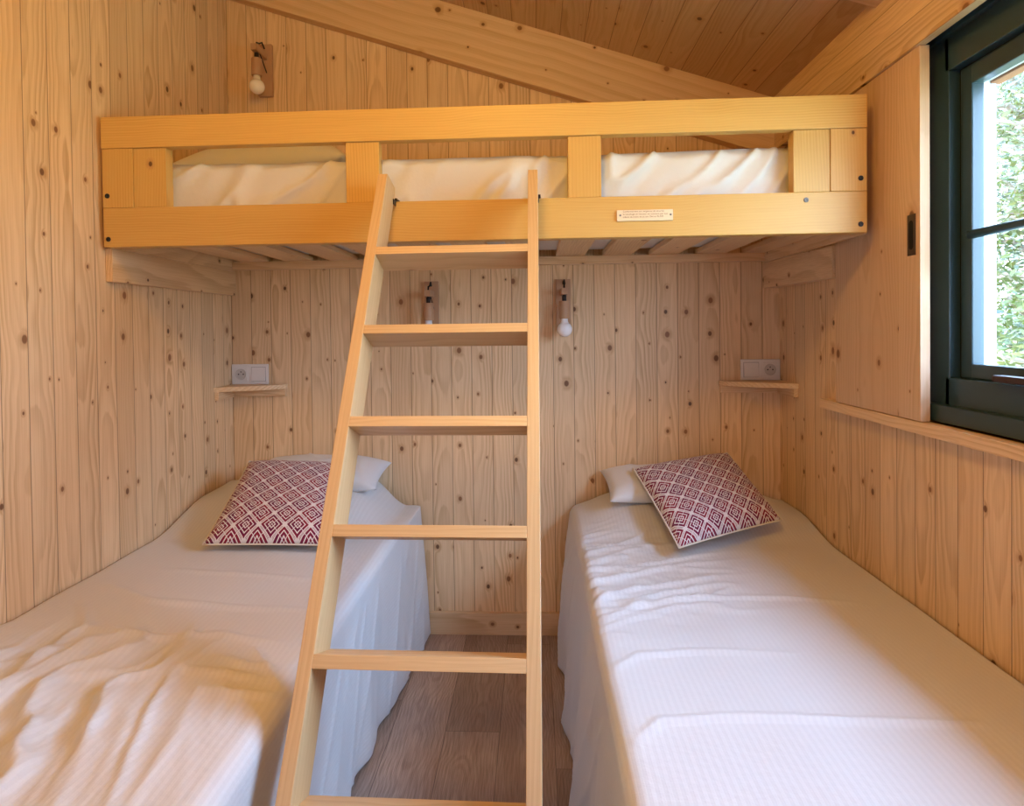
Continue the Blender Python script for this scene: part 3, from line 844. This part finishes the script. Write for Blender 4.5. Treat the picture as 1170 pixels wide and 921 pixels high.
# ------------------------------------------------------------------ wall lamps
def wall_lamp(xc, zt, zb, label, yb=YB, swing=0.0):
    """backplate on the wall, arm, cable loop, wooden socket, frosted bulb"""
    r = thing('wall_lamp', label, 'lamp', (xc, yb, zb), 0, 'bare bulb wall lamps')
    H = zt - zb
    link('backplate', B(-0.028, 0.028, -0.018, 0, 0, H, bev=0.0015), M_bracket, r)
    za = H - 0.052
    link('arm', B(-0.0115, 0.0115, -0.118, -0.018, za - 0.012, za + 0.012, bev=0.0015), M_bracket, r)
    ys = -0.092
    cab = [(0.0, -0.019, H - 0.018), (0.002, -0.045, H - 0.006), (0.003, -0.072, za + 0.030), (0, ys + 0.002, za + 0.026), (0, ys, za + 0.012), (0, ys, za - 0.012), (0, ys, za - 0.03)]
    link('cable', tube(bmesh.new(), cab, 0.0032, 8), M_cable, r, True)
    link('cable', tube(bmesh.new(), [(0.008, -0.019, 0.09), (0.010, -0.045, za - 0.045), (0.006, -0.072, za - 0.012), (0.004, ys + 0.012, za - 0.0125)], 0.0022, 6), M_cable, r, True)
    link('cable_gland', lathe(bmesh.new(), [(0.0055, za - 0.013), (0.0085, za - 0.016), (0.0085, za - 0.034), (0.007, za - 0.036)], (0, ys, 0), 'Z', 16), M_black, r, True)
    zs = za - 0.036
    so = link('socket', lathe(bmesh.new(), [(0.018, zs), (0.0195, zs - 0.002), (0.0195, zs - 0.064), (0.0185, zs - 0.066)], (0, ys, 0), 'Z', 24), M_bracket, r, False)
    for p in so.data.polygons: p.use_smooth = abs(p.normal.z) < 0.5
    zb_ = zs - 0.066
    prof = [(0.0125, zb_ + 0.004), (0.013, zb_ - 0.008), (0.0165, zb_ - 0.018)]
    cz = zb_ - 0.040
    prof = [(0.0128, zb_ + 0.003), (0.0132, zb_ - 0.010), (0.0175, zb_ - 0.019)]
    for k in range(2, 14):
        a = pi * (0.5 - (-0.30 + k / 14 * 0.80) ) ; th = math.radians(48 - (k - 2) * (138 / 11.0))
        prof.append((0.0285 * math.cos(th), cz + 0.0285 * math.sin(th)))
    link('bulb', lathe(bmesh.new(), prof, (0, ys, 0), 'Z', 28), M_bulb, r, True)
    return r
wall_lamp(0.1146, 1.390, 1.195, 'wooden wall lamp with frosted bulb under the bunk, right of the ladder')
wall_lamp(-0.399, 1.390, 1.195, 'wooden wall lamp under the bunk seen between ladder rungs, bulb hidden')
wall_lamp(-1.0475, 2.333, 2.130, 'wooden wall lamp with frosted bulb high above the bunk at left')

# ------------------------------------------------------------------ shelves and sockets
def shelf(side, label):
    xw = XL if side < 0 else XR
    r = thing('corner_shelf', label, 'shelf', (xw, YB, 0.955), 0)
    L = 0.225 if side < 0 else 0.232; Dp = 0.150 if side < 0 else 0.175
    s = -side
    pts = [(0, 0), (s * L, 0), (s * L, -0.012)]
    for k in range(1, 10):
        t = k / 10
        x = L * (1 - t); y = 0.012 + (Dp - 0.012) * (t ** 0.62)
        pts.append((s * x, -y))
    pts.append((0, -Dp))
    if s < 0: pts = pts[::-1]
    link('shelf_board', prism(bmesh.new(), pts, 'Z', 0.019, 0.037, bev=0.001), M_trim, r)
    bm = bmesh.new()
    a, b = sorted((s * 0.0005, s * (L - 0.004)))
    box(bm, a, b, -0.018, -0.0005, -0.010, 0.0188, bev=0.001)
    link('back_cleat', bm, M_trim, r)
    a, b = sorted((s * 0.0005, s * 0.016))
    link('side_cleat', B(a, b, -Dp + 0.004, -0.0185, -0.012, 0.0188, bev=0.001), M_trimY, r)
    return r
shelf(-1, 'small pine corner shelf under the sockets above the left bed')
shelf(1, 'small pine corner shelf under the sockets above the right bed')
def plate(x0, z0, sock_left, label):
    r = thing('socket_plate', label, 'socket', (x0, YB, z0), 0)
    W_, H_ = 0.148, 0.080
    link('cover_plate', B(0, W_, -0.010, -0.0003, 0, H_, bev=0.003), M_white, r)
    for k in (0, 1):
        cx = 0.0385 + k * 0.071
        if (k == 0) == sock_left:
            o = link('power_socket', B(cx - 0.0275, cx + 0.0275, -0.0115, -0.0095, 0.0125, 0.0675, bev=0.001), M_white, r)
            bm = lathe(bmesh.new(), [(0.0205, -0.0125), (0.0205, -0.0117), (0.0195, -0.0112)], (cx, 0, 0.040), 'Y', 28)
            link('well', lathe(bmesh.new(), [(0.0218, -0.0113), (0.0215, -0.0140), (0.0198, -0.0140), (0.0190, -0.0116), (0.001, -0.0116)], (cx, 0, 0.040), 'Y', 28), M_well, o)
            bm = bmesh.new()
            for dx in (-0.0095, 0.0095): lathe(bm, [(0.0026, -0.0117), (0.0026, -0.0121)], (cx + dx, 0, 0.040), 'Y', 12)
            lathe(bm, [(0.0022, -0.0117), (0.0022, -0.0121)], (cx, 0, 0.0495), 'Y', 12)
            link('contact_holes', bm, M_hole, o)
        else:
            box_ = bmesh.new()
            prism(box_, [(-0.0110, 0.0125), (-0.0150, 0.0125), (-0.0118, 0.0675), (-0.0095, 0.0675)], 'X', cx - 0.0275, cx + 0.0275, bev=0.0008)
            link('light_switch', box_, M_white, r)
            link('gap', B(cx - 0.0288, cx + 0.0288, -0.0104, -0.0099, 0.0112, 0.0688), M_grey, r)
M_well = plain('shaded_well_plastic', (0.58, 0.57, 0.55), 0.35)  # grey tone paints the shading inside the socket well
M_grey = plain('grey_shadow_gap', (0.25, 0.25, 0.25), 0.6)
plate(-1.2075, 0.9925, True, 'white double plate, socket left and switch right, above the left shelf')
plate(0.7900, 0.9925, False, 'white double plate, switch left and socket right, above the right shelf')

# ------------------------------------------------------------------ outside: ground and trees
def ground_mat():
    t = NT('leaf_litter_ground'); co = t.n('ShaderNodeTexCoord').outputs['Object']
    a = t.noise(co, 3, 5, 0.7); b = t.noise(co, 14, 4, 0.7)
    c = t.mix(t.ss(a, 0.35, 0.65), (0.20, 0.24, 0.07), (0.42, 0.34, 0.20))
    c = t.mix(t.ss(b, 0.5, 0.75), c, (0.62, 0.55, 0.40))
    return t.fin(c, 0.9)
bm = bmesh.new(); n = 40; vs = []
for i in range(n + 1):
    for j in range(n + 1):
        x = 1.1 + 22 * i / n; y = -8 + 34 * j / n
        z = -0.5 + 0.10 * max(0, x - 3.5) + 0.12 * fbm(x * .6, y * .6, 3)
        vs.append(bm.verts.new((x, y, z)))
for i in range(n):
    for j in range(n): bm.faces.new((vs[i * (n + 1) + j], vs[(i + 1) * (n + 1) + j], vs[(i + 1) * (n + 1) + j + 1], vs[i * (n + 1) + j + 1]))
g = link('forest_ground', bm, ground_mat(), None, True); g['kind'] = 'structure'
def leaf_mat(name, c1, c2):
    t = NT(name); co = t.n('ShaderNodeTexCoord').outputs['Object']
    c = t.mix(t.ss(t.noise(co, 5, 3), 0.35, 0.65), c1, c2)
    t.fin(c, 0.5, 0.4)
    tl = t.n('ShaderNodeBsdfTranslucent'); t.set(tl.inputs[0], c)
    mx = t.n('ShaderNodeMixShader'); mx.inputs[0].default_value = 0.4
    t.t.links.new(t.b.outputs[0], mx.inputs[1]); t.t.links.new(tl.outputs[0], mx.inputs[2]); t.t.links.new(mx.outputs[0], t.out.inputs[0])
    return t.m
LM = [leaf_mat('yellow_green_leaves', (0.05, 0.07, 0.010), (0.13, 0.13, 0.035)),
      leaf_mat('mid_green_leaves', (0.02, 0.04, 0.010), (0.055, 0.075, 0.022)),
      leaf_mat('dark_green_leaves', (0.007, 0.02, 0.008), (0.028, 0.045, 0.018))]
M_bark = plain('grey_brown_bark', (0.30, 0.24, 0.19), 0.9)
def tree(x, y, z, h, r, mi, label, seed, nl=16000):
    rg = random.Random(seed)
    root = thing('tree', label, 'tree', (x, y, z), 0, None)
    bm = bmesh.new()
    tube(bm, [(0, 0, 0), (0.05, 0, h * .35), (-0.03, 0.05, h * .7), (0, 0, h * .97)], [0.11, 0.09, 0.06, 0.02], 10)
    cl = []
    for k in range(34):
        zz = h * (0.10 + 0.88 * rg.random()); a = rg.random() * 2 * pi; rr = r * (0.35 + 0.65 * rg.random()) * (1 - 0.45 * zz / h)
        e = Vector((rr * math.cos(a), rr * math.sin(a), zz + 0.25 * rg.random()))
        tube(bm, [(0, 0, zz * 0.9), tuple(Vector((0, 0, zz * 0.95)).lerp(e, 0.5) + Vector((0, 0, 0.08))), tuple(e)], [0.028, 0.018, 0.006], 6)
        cl.append((e, 0.30 + 0.28 * rg.random())); cl.append((Vector((0, 0, zz)).lerp(e, 0.55), 0.3))
    link('trunk', bm, M_bark, root, True)
    bm = bmesh.new()
    for _ in range(nl):
        c, s = rg.choice(cl)
        p = c + Vector((rg.gauss(0, s * .55), rg.gauss(0, s * .55), rg.gauss(0, s * .4)))
        d = Vector((rg.gauss(0, 1), rg.gauss(0, 1), rg.gauss(0, .7))).normalized(); u = d.orthogonal().normalized()
        l = 0.018 + 0.02 * rg.random(); w = l * 0.42
        q = [bm.verts.new(p - d * l), bm.verts.new(p + u * w), bm.verts.new(p + d * l), bm.verts.new(p - u * w)]
        bm.faces.new(q)
    f = link('foliage', bm, LM[mi], root); 
    return root
tr = [(3.1, 3.9, 3.6, 1.0, 0, 'yellow green leafy tree nearest the window', 1), (4.7, 6.3, 4.6, 1.5, 1, 'mid green tree behind the nearest one outside', 2),
      (3.7, 2.3, 4.2, 1.2, 2, 'dark green tree to the right outside the window', 3), (5.9, 5.2, 5.0, 1.6, 0, 'yellow green tree further off, right of the mid green one', 4),
      (6.4, 8.9, 5.5, 1.8, 2, 'dark green tree far off outside the window', 5), (5.3, 3.2, 4.6, 1.4, 1, 'mid green tree at the right, beyond the dark one', 6),
      (8.3, 10.2, 6.0, 2.1, 1, 'tallest mid green tree at the back of the wood', 7), (8.6, 7.3, 6.0, 2.1, 2, 'dark green tree at the back, right of the tallest one', 8)]
for x, y, h, r, mi, lb, sd in tr:
    tree(x, y, -0.5 + 0.10 * max(0, x - 3.5), h, r, mi, lb, sd)

# ------------------------------------------------------------------ light
wd = bpy.data.worlds.new('sky'); S.world = wd; wd.use_nodes = True
nt = wd.node_tree; nt.nodes.clear()
o_ = nt.nodes.new('ShaderNodeOutputWorld'); bg = nt.nodes.new('ShaderNodeBackground')
tc = nt.nodes.new('ShaderNodeTexCoord'); sp = nt.nodes.new('ShaderNodeSeparateXYZ'); rp = nt.nodes.new('ShaderNodeValToRGB')
nt.links.new(tc.outputs['Generated'], sp.inputs[0]); nt.links.new(sp.outputs[2], rp.inputs[0])
rp.color_ramp.elements[0].position = 0.0; rp.color_ramp.elements[0].color = (0.30, 0.36, 0.44, 1)
rp.color_ramp.elements[1].position = 0.6; rp.color_ramp.elements[1].color = (0.50, 0.76, 1.22, 1)
nt.links.new(rp.outputs[0], bg.inputs[0]); bg.inputs[1].default_value = 33.0
nt.links.new(bg.outputs[0], o_.inputs[0])
def lamp(kind, name, loc, rot, energy, color, **k):
    l = bpy.data.lights.new(name, kind); l.energy = energy; l.color = color
    for a, b in k.items(): setattr(l, a, b)
    o = bpy.data.objects.new(name, l); COL.objects.link(o); o.location = loc; o.rotation_euler = rot; return o
# portals: window opening and added rear opening
p = lamp('AREA', 'window_portal', (1.02, 0.96, 1.42), (0, pi / 2, 0), 1, (1, 1, 1), shape='RECTANGLE', size=0.66, size_y=1.12)
p.data.cycles.is_portal = True
p = lamp('AREA', 'rear_portal', ((DX0 + DX1) / 2, YF - 0.02, (DZ0 + DZ1) / 2), (pi / 2, 0, 0), 1, (1, 1, 1), shape='RECTANGLE', size=DX1 - DX0, size_y=DZ1 - DZ0)
p.data.cycles.is_portal = True
lamp('SUN', 'sun', (0, 0, 5), Vector((-0.75, -0.15, 0.62)).to_track_quat('Z', 'Y').to_euler(), 9.0, (1.0, 0.93, 0.8), angle=0.01)
# added unseen warm light under the ceiling, its real source unknown
lamp('POINT', 'added_ceiling_light', (-0.15, 0.55, 2.22), (0, 0, 0), 35, (1.0, 0.565, 0.105), shadow_soft_size=0.12)

# ------------------------------------------------------------------ camera
f_px, yaw, pitch, roll, cx, cy = 728.309, 0.0515, 0.0151, 0.0123, 572.7618, 388.6522
rh = Vector((math.cos(yaw), math.sin(yaw), 0)); f0 = Vector((-math.sin(yaw), math.cos(yaw), 0)); zz = Vector((0, 0, 1))
uh = zz * math.cos(pitch) + f0 * math.sin(pitch); F = f0 * math.cos(pitch) - zz * math.sin(pitch)
Rv = rh * math.cos(roll) - uh * math.sin(roll); Uv = rh * math.sin(roll) + uh * math.cos(roll)
cam = bpy.data.cameras.new('camera'); co = bpy.data.objects.new('camera', cam); COL.objects.link(co)
mt = Matrix((Rv, Uv, -F)).transposed().to_4x4(); mt.translation = Vector((0, 0, EYE)); co.matrix_world = mt
cam.sensor_fit = 'HORIZONTAL'; cam.sensor_width = 36; cam.lens = 36 * f_px / 1170
cam.shift_x = (585 - cx) / 1170; cam.shift_y = (cy - 460.5) / 1170
cam.clip_start = 0.02; cam.clip_end = 200
S.camera = co
S.view_settings.view_transform = 'Standard'; S.view_settings.look = 'None'
S.view_settings.gamma = 1; S.view_settings.use_curve_mapping = False
S.view_settings.exposure = -0.05
try:
    S.cycles.use_denoising = True
    S.cycles.max_bounces = 10; S.cycles.diffuse_bounces = 6; S.cycles.transparent_max_bounces = 12
    S.cycles.sample_clamp_indirect = 8
except Exception: pass
